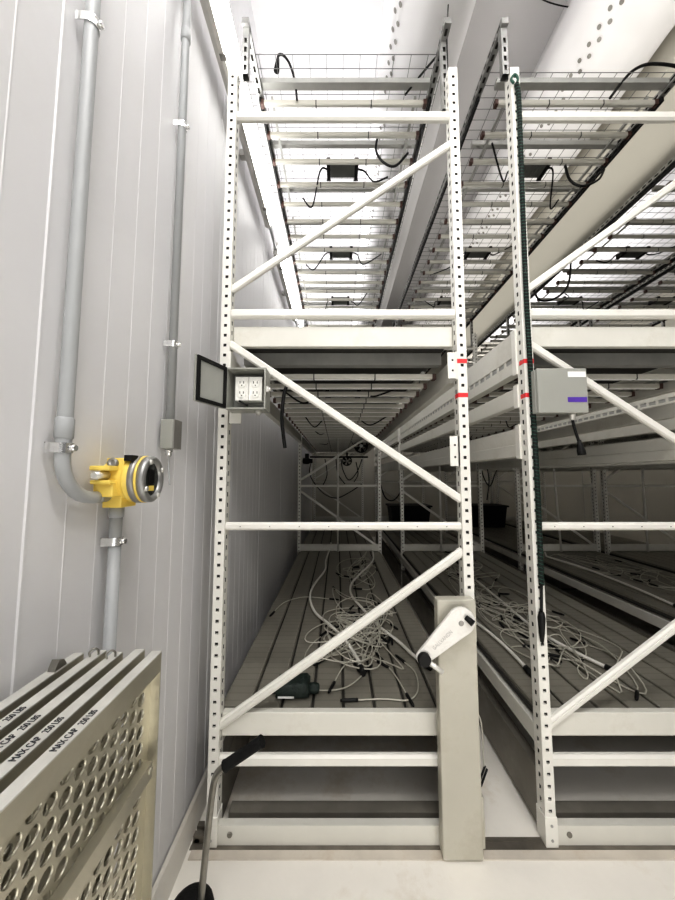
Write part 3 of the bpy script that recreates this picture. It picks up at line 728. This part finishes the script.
# ------------------------------------------------------------------ bent lever handle with black base
ly=1.21
LH=thing('lever_handle','bent steel lever handle with black grip, standing in a black base on the floor','lever',(P(190,910,ly).x,ly,0))
bx=P(190,905,ly).x+.004
m=MB(); m.lathe((bx,ly,0.001),(0,0,1),[(0,.076),(.03,.078),(.065,.070),(.085,.048),(.094,.02),(.096,.0)],24); m.build('base',M['rubber'],LH)
pts=[P(200,905,ly),P(206,850,ly),P(212,795,ly),P(216,776,ly),P(222,768,ly),P(230,762,ly)]
pts[0].z=.05
rod=MB().tube(spline(pts,8),.0115,14).build('rod',M['rod'],LH)
g0,g1=P(225,766,ly-.002),P(262,741,ly-.01); v=(g1-g0)
MB().tube([g0,g0+v*.03,g0+v*.5,g0+v*.94,g1],lambda t:.0185 if .02<t<.8 else .020,14).build('grip',M['rubber'],LH)

# ------------------------------------------------------------------ floor tracks
tag(MB().box(WX+.05,RX-.02,1.405,1.438,.0,.004).build('track_sill',M['sill']),'long low beige sill strip on the floor in front of the racks','floor strip')
for ya,nm in ((1.44,'front'),(4.46,'middle'),(7.44,'rear')):
    m=MB()
    for k,yv in enumerate((ya+.002,ya+.030)): m.box(WX+.04,RX-.02,yv,yv+.014,.0,.003)
    m.box(WX+.04,RX-.02,ya,ya+.048,0,.0012)
    tag(m.build('floor_track',M['track']),'steel floor track for the sliding racks, %s one%s'%(nm,' under the rack fronts' if nm=='front' else ' under the rack decks'),'floor track','floor tracks')

m=MB(); 
for yv in (1.462,1.50): m.box(WX+.045,WX+.13,yv,yv+.022,.0045,.030)
m.box(WX+.05,WX+.07,1.462,1.522,.004,.02)
tag(m.build('track_stop',M['track']),'small steel stop bars at the wall end of the front floor track','track stop')
c=thing('loose_cable','thin cable with two black ends hanging beside the crank column','cable',P(478,705,1.52))
MB().tube(spline([(.594,1.56,.455),(.612,1.55,.47),P(481,722,1.52),P(483,752,1.52),P(484,766,1.52)],6),.003,6).build('cord',M['cable'],c)
for a,b in (((485,766),(480,780)),((487,769),(481,786))): MB().tube([P(*a,1.52),P(*b,1.52)],.0045,8).build('cable_end',M['black'],c)
# ------------------------------------------------------------------ ceiling: ducts, cables
def duct(xc,zc,ra,label,hole_angles,y0=-2.8,y1=8.1):
    m=MB(); n=40; ys=[y0+(y1-y0)*k/70 for k in range(71)]
    rg=random.Random(int(xc*100)); rs=[]
    for yv in ys:
        w=rg.uniform(-.006,.006)
        rs.append([(xc+math.cos(2*math.pi*k/n)*(ra+w*math.sin(k*1.7+yv*3)),yv,zc+math.sin(2*math.pi*k/n)*(ra+w*math.cos(k*1.3))) for k in range(n)])
    m.rings(rs,0,True)
    for a,offs in hole_angles:
        aa=math.radians(a); yv=y0+.1+offs
        nr=Vector((math.cos(aa),0,math.sin(aa))); tv=Vector((-nr.z,0,nr.x))
        while yv<y1-.1:
            c=Vector((xc,yv,zc))+nr*(ra+.0065); i=len(m.v)
            for k in range(10):
                t=2*math.pi*k/10; m.v.append(c+Vector((0,1,0))*math.cos(t)*.012+tv*math.sin(t)*.012)
            m.face(tuple(range(i,i+10)),1); yv+=.075
    # hanging seam
    m.box(xc-.004,xc+.004,y0,y1,zc+ra-.01,CZ)
    return tag(m.build('fabric_duct',[M['duct'],M['steelgrey']]),label,'air duct')
duct(.52,4.20,.255,'white perforated fabric air duct above the gap beside the left rack',[(218,0),(225,.037)])
duct(1.70,4.275,.30,'white perforated fabric air duct above the middle rack',[(226,0),(233,.037)])
tag(MB().tube(spline([P(534,-6,1.9),P(548,2,1.9),P(570,7,1.9),P(592,5,1.9),P(618,-8,1.9)],8),.004,6).build('ceiling_cable',M['rubber']),'thin dark cable looping below the ceiling at the top right','cable')
tag(MB().tube(spline([(P(448,70,FY+.03)),P(447,40,FY+.05),P(448,10,FY+.05),P(449,-15,FY+.06)],8),.003,6).build('ceiling_cable',M['rubber']),'thin dark cable rising from the left rack right front post','cable')
p=P(440,54,1.62)
tag(MB().tube(spline([P(438,55,1.66),P(425,70,1.68),P(405,95,1.74)],8),.006,6).build('black_cable',M['black']),'black cable slanting across the right front of the left rack wire top','cable')
c=thing('black_cable','black cable with plug end arching up through the left rack wire top','cable',P(291,88,1.72))
MB().tube(spline([P(297,100,1.74),P(295,82,1.73),P(290,65,1.73),P(284,56,1.73),P(279,55,1.72),P(277,62,1.72)],7),.007,7).build('cord',M['black'],c)
MB().tube([P(278,59,1.72),P(277.3,64,1.72),P(276.5,71,1.72)],lambda t:.009+.008*t,10).build('plug',M['black'],c)
tag(MB().tube(spline([P(610,98,1.72),P(622,82,1.70),P(634,70,1.69),P(650,64,1.68),P(675,66,1.68),P(692,74,1.70)],8),.008,7).build('black_cable',M['black']),'black cable arching over the middle rack wire top','cable')
tag(MB().tube(spline([P(378,135,2.0),P(376,150,2.0),P(383,162,2.0),P(395,166,2.0),P(408,153,2.0)],8),.008,7).build('black_cable',M['black']),'black looped cable hanging below the left rack wire top by the driver box','cable')
tag(MB().tube(spline([P(565,165,2.0),P(570,180,2.05),P(582,186,2.05),P(598,180,2.1),P(604,170,2.15)],8),.008,7).build('black_cable',M['black']),'black looped cable hanging below the middle rack wire top','cable')
tag(MB().tube(spline([P(571,262,3.3),P(568,285,3.2),P(556,298,3.1),P(540,300,3.1),P(533,288,3.1)],8),.010,7).build('black_cable',M['black']),'black cable loop hanging at the near corner of the third rack wire top','cable')

# ------------------------------------------------------------------ cables on the decks
def heap_cable(rg, cx, cy, rx, ry, xlim, loops, zmax):
    n=int(loops*26); p=[]; a0=rg.uniform(0,6.28); f1,f2=rg.uniform(.8,1.2),rg.uniform(.8,1.2)
    ph=rg.uniform(0,6.28); z0=rg.uniform(.006,zmax)
    for k in range(n):
        t=k/(n-1); a=a0+loops*2*math.pi*t
        sx=rx*(.45+.55*math.sin(ph+t*5.1)**2); sy=ry*(.4+.6*math.cos(ph*1.3+t*4.3)**2)
        x=cx+sx*math.cos(a*f1)+.06*math.sin(t*9+ph); y=cy+sy*math.sin(a*f2)+.10*math.sin(t*7+ph)
        xm=(xlim[0]+xlim[1])/2; xh=(xlim[1]-xlim[0])/2; x=xm+xh*math.tanh((x-xm)/xh)*.97
        p.append((x,y,DECK+.005+z0*(.5+.5*math.sin(t*17+ph))*min(1,6*t,6*(1-t))))
    return p
def cable(pts, label, group, r=.0034, plug=True, mt='cable'):
    t=thing('loose_cable',label,'cable',pts[0],group)
    MB().tube(pts,r,6).build('cord',M[mt],t)
    if plug:
        for e,f in ((0,1),(-1,-2)):
            a=Vector(pts[e]); d=(a-Vector(pts[f])).normalized(); d.z=0
            if d.length<.1: d=Vector((1,0,0))
            d.normalize(); a.z=DECK+.009
            MB().tube([a-d*.005,a+d*.012,a+d*.06,a+d*.075],lambda t:.0075 if t<.7 else .005,8).build('plug',M['black'],t)
rg=random.Random(11)
g1='loose white cables heaped on the lower deck of the left rack'
for k in range(22):
    near=k<15
    cx=rg.uniform(.08,.38); cy=rg.uniform(1.95,2.65) if near else rg.uniform(2.9,4.1)
    cable(heap_cable(rg,cx,cy,rg.uniform(.13,.3),rg.uniform(.15,.40),(XL+.06,XR-.04),rg.uniform(1.2,2.6),.06 if near else .03),'tangled thin white cable in the heap on the left rack lower deck',g1)
def onz(pts,z=DECK+.008): return [PZ(px,py,z) for px,py in pts]
cable(spline(onz([(276,692),(300,690),(335,690),(352,684),(365,672)]),8),'single white cable stretched along the front of the left rack deck, beside the black bag','loose cables at the deck front')
cable(spline(onz([(334,683),(345,665),(362,655),(378,662)]),8),'short white cable looping forward from the heap on the left rack deck','loose cables at the deck front')
cable(spline(onz([(357,700),(385,699),(408,700),(418,690),(415,672),(404,662)]),8),'white cable lying near the right front corner of the left rack deck','loose cables at the deck front')
cable(spline(onz([(407,695),(395,675),(382,660)]),8),'white cable running back from the deck front into the heap on the left rack','loose cables at the deck front')
cable(spline(onz([(274,612),(285,602),(305,597),(330,599)]),8),'white cable looping out to the left wall side of the left rack deck','loose cables at the deck front')
def hose(px,label,grp):
    pts=spline(onz(px,DECK+.018),10)
    if px[0][1]<560: pts[0].z+=.05
    t=thing('white_tube',label,'tube',pts[-1],grp); MB().tube(pts,.0095,10).build('tube',M['hose'],t)
    a=pts[-1]; d=(a-pts[-2]).normalized(); MB().tube([a-d*.01,a+d*.01,a+d*.05],.015,10).build('end_cap',M['black'],t)
hose([(331,546),(326,560),(325,570),(314,585),(310,597),(315,612),(330,625),(345,640),(357,658),(361,668)],'thick white tube curving down the left rack deck to a black end near the front','thick white tubes on the decks')
hose([(372,548),(373,560),(362,572),(352,583),(351,594),(362,608),(380,627),(398,641),(412,654),(424,663)],'thick white tube curving across the heap to the crank on the left rack deck','thick white tubes on the decks')
g2='loose white cables heaped on the lower deck of the middle rack'
for k in range(14):
    cx=rg.uniform(1.02,1.45); cy=rg.uniform(1.85,3.0)
    cable(heap_cable(rg,cx,cy,rg.uniform(.12,.28),rg.uniform(.15,.5),(.93,1.88),rg.uniform(1.0,2.4),.05),'tangled thin white cable in the heap on the middle rack lower deck',g2)
for k in range(6):
    cx=rg.uniform(1.1,1.6); cy=rg.uniform(3.2,4.2)
    cable(heap_cable(rg,cx,cy,rg.uniform(.12,.28),rg.uniform(.15,.4),(.93,1.88),rg.uniform(1.0,2.0),.03),'tangled thin white cable at the back of the heap on the middle rack deck',g2+', rear')
hose([(476,580),(500,600),(530,625),(548,637),(575,652),(608,668)],'long straight white tube slanting across the middle rack deck behind the front post','thick white tubes on the decks')
hose([(470,618),(490,633),(510,651),(527,669)],'white tube along the left edge of the middle rack deck with a black end','thick white tubes on the decks')
g3='loose white cables on the lower deck of the third rack'
for k in range(8):
    cx=rg.uniform(2.7,3.3); cy=rg.uniform(2.7,4.0)
    cable(heap_cable(rg,cx,cy,rg.uniform(.15,.3),rg.uniform(.2,.5),(2.52,3.44),rg.uniform(1.0,2.0),.04),'tangled thin white cable on the dark lower deck of the third rack',g3)
hose([(545,556),(575,565),(600,574),(640,590),(676,606)],'long white tube lying along the dark deck of the third rack','thick white tubes on the decks')

# black bag on the deck
q0=PZ(273,708,DECK); q1=PZ(318,708,DECK)
BG=thing('black_bag','small black tool pouch with a white strip on the left rack deck front','pouch',((q0.x+q1.x)/2,1.62,DECK))
m=MB(); rs=[]; n=16; xa,xb=q0.x+.0,q1.x-.045
for s,(hh,dp) in ((0,(.8,.85)),(.03,(1,1)),(.3,(.95,1)),(.6,(1.03,1)),(.9,(1.12,1)),(1,(.92,.85))):
    x=xa+(xb-xa)*s; h=.064*hh; dd_=.05*dp
    ring=[]
    for k in range(n):
        t=2*math.pi*k/n; cx_,cz_=math.cos(t),math.sin(t)
        e=.45; ring.append((x,1.60+dd_*math.copysign(abs(cx_)**e,cx_),DECK+.0015+h/2+h/2*math.copysign(abs(cz_)**e,cz_)))
    rs.append(ring)
m.rings(rs,0,True); m.build('pouch_body',M['bagblack'],BG)
m=MB(); m.lathe((xb-.002,1.60,DECK+.024),(1,0,0),[(0,.018),(.006,.023),(.03,.023),(.044,.019),(.048,.01)],16); m.build('end_flap',M['bagblack'],BG)
MB().box(xa+.012,xa+.085,1.5488,1.5500,DECK+.010,DECK+.019).build('white_strip',M['label'],BG)

# ------------------------------------------------------------------ back of the left rack: fans, rail and hanging cables
def fan(name,label,c,R):
    t=thing('circulation_fan',label,'fan',(c.x,c.y,c.z-R))
    m=MB(); n=28; rs=[]
    for k in range(n):
        a=2*math.pi*k/n; u=Vector((math.cos(a),0,math.sin(a)))
        rs.append([c+u*R+Vector((0,yv,0))+u*dv for yv,dv in ((-.05,0),(.05,0),(.05,-.015),(-.05,-.015))])
    m.rings(rs,0,True,True,True); m.build('housing',M['black'],t)
    g=MB()
    for rr in (.35,.55,.75,.92):
        g.tube([c+Vector((math.cos(a)*R*rr,-.052,math.sin(a)*R*rr)) for a in [2*math.pi*k/24 for k in range(24)]],.0025,5,0,True)
    for k in range(8):
        a=2*math.pi*k/8; g.cyl(c+Vector((0,-.052,0)),c+Vector((math.cos(a)*R*.98,-.052,math.sin(a)*R*.98)),.0025,None,5)
    g.build('guard',M['black'],t)
    for k in range(5):
        a=2*math.pi*k/5; b=MB(); u=Vector((math.cos(a),0,math.sin(a))); v=Vector((-math.sin(a),0,math.cos(a)))
        b.quad(c+u*R*.25-v*R*.1+Vector((0,-.015,0)),c+u*R*.85-v*R*.28+Vector((0,-.02,0)),c+u*R*.85+v*R*.28+Vector((0,.02,0)),c+u*R*.25+v*R*.1+Vector((0,.015,0)))
        b.build('blade',M['black'],t)
    m=MB(); m.lathe(c+Vector((0,.02,0)),(0,-1,0),[(0,R*.26),(.04,R*.28),(.078,R*.24),(.084,R*.12)],18); m.build('hub',M['label' if R>.10 else 'steelgrey'],t)
    m=MB(); m.box(c.x-.015,c.x+.015,c.y-.02,c.y+.02,c.z+R*.97,c.z+R+.06); m.build('hanger',M['black'],t)
    return t
q=P(361,446,5.0); fan('f','round black fan with a white hub hanging under the left rack second level',q,.105)
q=P(347,461,5.6); fan('f','small black fan hanging below the cross pipe at the back of the left rack',q,.085)
ry=5.75; rz=P(338,457,ry).z
tag(MB().cyl((XL+.03,ry,rz),(XR-.03,ry,rz),.016,None,12).build('cross_pipe',M['black']),'black horizontal pipe across the back of the left rack','pipe')
m=MB(); m.tube([(XL+.06+k*.0105,ry+.02+.012*math.sin(k*1.1),rz+.055+.012*math.cos(k*1.1)) for k in range(92)],.012,7)
tag(m.build('coiled_hose',M['cable']),'pale coiled hose lying along the black cross pipe in the left rack','hose')
hang=[([(312,459),(310,475),(322,492),(336,498),(350,492),(362,484)],'longest black cable drooping below the pipe'),([(325,459),(327,475),(322,487)],'straight black cable hanging left of the centre pole'),([(341,459),(343,470),(349,480),(357,472),(362,459)],'black cable looped under the small fan'),([(336,459),(338,474),(345,484)],'short black cable hanging right of the centre pole'),([(356,462),(358,474),(354,482)],'short black cable hanging right of the small fan')]
for pts,lb in hang:
    tag(MB().tube(spline([P(a,b,ry-.02) for a,b in pts],8),.009,6).build('hanging_cable',M['black']),lb+' at the back of the left rack','cable')
for pts,lb,Y in (([(379,478),(385,497),(394,500),(402,488),(403,470)],'black cable loop hanging in the gap at the back between left and middle racks',5.2),([(480,463),(484,478),(490,486),(495,474),(500,463)],'dark cable bundle hanging at the back of the middle rack',5.2),([(486,463),(489,480),(487,500)],'dark cable hanging straight at the back right of the middle rack',5.2)):
    tag(MB().tube(spline([P(a,b,Y) for a,b in pts],8),.010,6).build('hanging_cable',M['black']),lb,'cable')
q=P(307,461,5.3)
m=MB(); m.lathe((q.x-.07,5.3,q.z),(1,0,0),[(0,.03),(.01,.05),(.10,.05),(.12,.035),(.16,.035)],16); m.box(q.x-.03,q.x+.03,5.27,5.33,q.z+.045,q.z+.12)
tag(m.build('pipe_motor',M['black']),'black motor unit at the left end of the cross pipe','motor')
# black lidded boxes put in for an unidentified dark shape
for xa,xb,lb in ((1.02,1.86,'black lidded box added at the far end of the middle rack deck'),(2.62,3.36,'black lidded box added at the far end of the third rack deck')):
    t=thing('dark_box',lb,'bin',((xa+xb)/2,6.7,DECK)); m=MB()
    m.rings([[(xa+.03+d,6.45+d,z),(xb-.03-d,6.45+d,z),(xb-.03-d,6.95-d,z),(xa+.03+d,6.95-d,z)] for z,d in ((DECK+.055*0+.002,.04),(DECK+.40,.0))],0,False); m.build('box_body',M['black'],t)
    m=MB(); m.box(xa,xb,6.42,6.98,DECK+.40,DECK+.43); m.build('lid',M['black'],t,.006)

# ------------------------------------------------------------------ lights and camera
def area(name, loc, size, sy, power, rot, col=(1,1,1)):
    l=bpy.data.lights.new(name,'AREA'); l.shape='RECTANGLE'; l.size=size; l.size_y=sy; l.energy=power; l.color=col
    o=bpy.data.objects.new(name,l); o.location=loc; o.rotation_euler=rot; C.objects.link(o); return o
area('aisle_and_fill_light',(1.0,-.35,4.5),3.0,.5,140,(math.radians(8),0,0),(1,.985,.96))
area('aisle_and_fill_light',(.6,-1.6,3.6),2.6,1.2,36,(math.radians(60),0,0),(1,.98,.96))
area('ceiling_fill_light',(-.05,5.1,3.95),.6,5.6,40,(math.pi,0,0),(1,.99,1))  # added uplight, no fixture: whitens the ceiling over the left rack
area('ceiling_fill_light',(3.75,6.0,3.95),.8,4.0,75,(math.pi,0,0),(1,.99,1))  # added uplight, no fixture: brightens the ceiling behind the third rack's wire top
area('ceiling_fill_light',(1.75,3.6,3.95),1.6,5.0,14,(math.pi,0,0),(1,.96,.88))  # added weak warm uplight for the ceiling between the ducts
area('aisle_and_fill_light',(-.1,-2.2,1.0),1.4,1.0,11,(math.radians(97),0,0),(1,.98,.95))  # added low fill from behind the camera for the shelf undersides
area('aisle_and_fill_light',(.5,-.5,.35),1.6,.6,9,(math.radians(135),0,0),(1,.97,.92))  # added fill near the floor, standing in for floor bounce
for gx,gy,gp in ((.73,2.6,5),(.73,4.2,4)):  # unseen point lights added to brighten the side beams in the gap
    l=bpy.data.lights.new('gap_fill_light','POINT'); l.energy=gp; l.shadow_soft_size=0.0; l.color=(1,.975,.93)
    o=bpy.data.objects.new('gap_fill_light',l); o.location=(gx,gy,3.25); C.objects.link(o)
wd=bpy.data.worlds.new('world'); bpy.context.scene.world=wd; wd.use_nodes=True
wd.node_tree.nodes['Background'].inputs[0].default_value=(.95,.97,1,1); wd.node_tree.nodes['Background'].inputs[1].default_value=.10
cam=bpy.data.cameras.new('camera'); co=bpy.data.objects.new('camera',cam); C.objects.link(co)
cam.sensor_fit='VERTICAL'; cam.sensor_height=24; cam.lens=F/900*24; cam.clip_start=.02; cam.clip_end=60
co.location=(0,0,H); co.rotation_euler=(math.pi/2+PT,0,0)
sc=bpy.context.scene; sc.camera=co
sc.view_settings.view_transform='Standard'; sc.view_settings.look='Medium High Contrast'; sc.view_settings.exposure=0; sc.view_settings.gamma=1
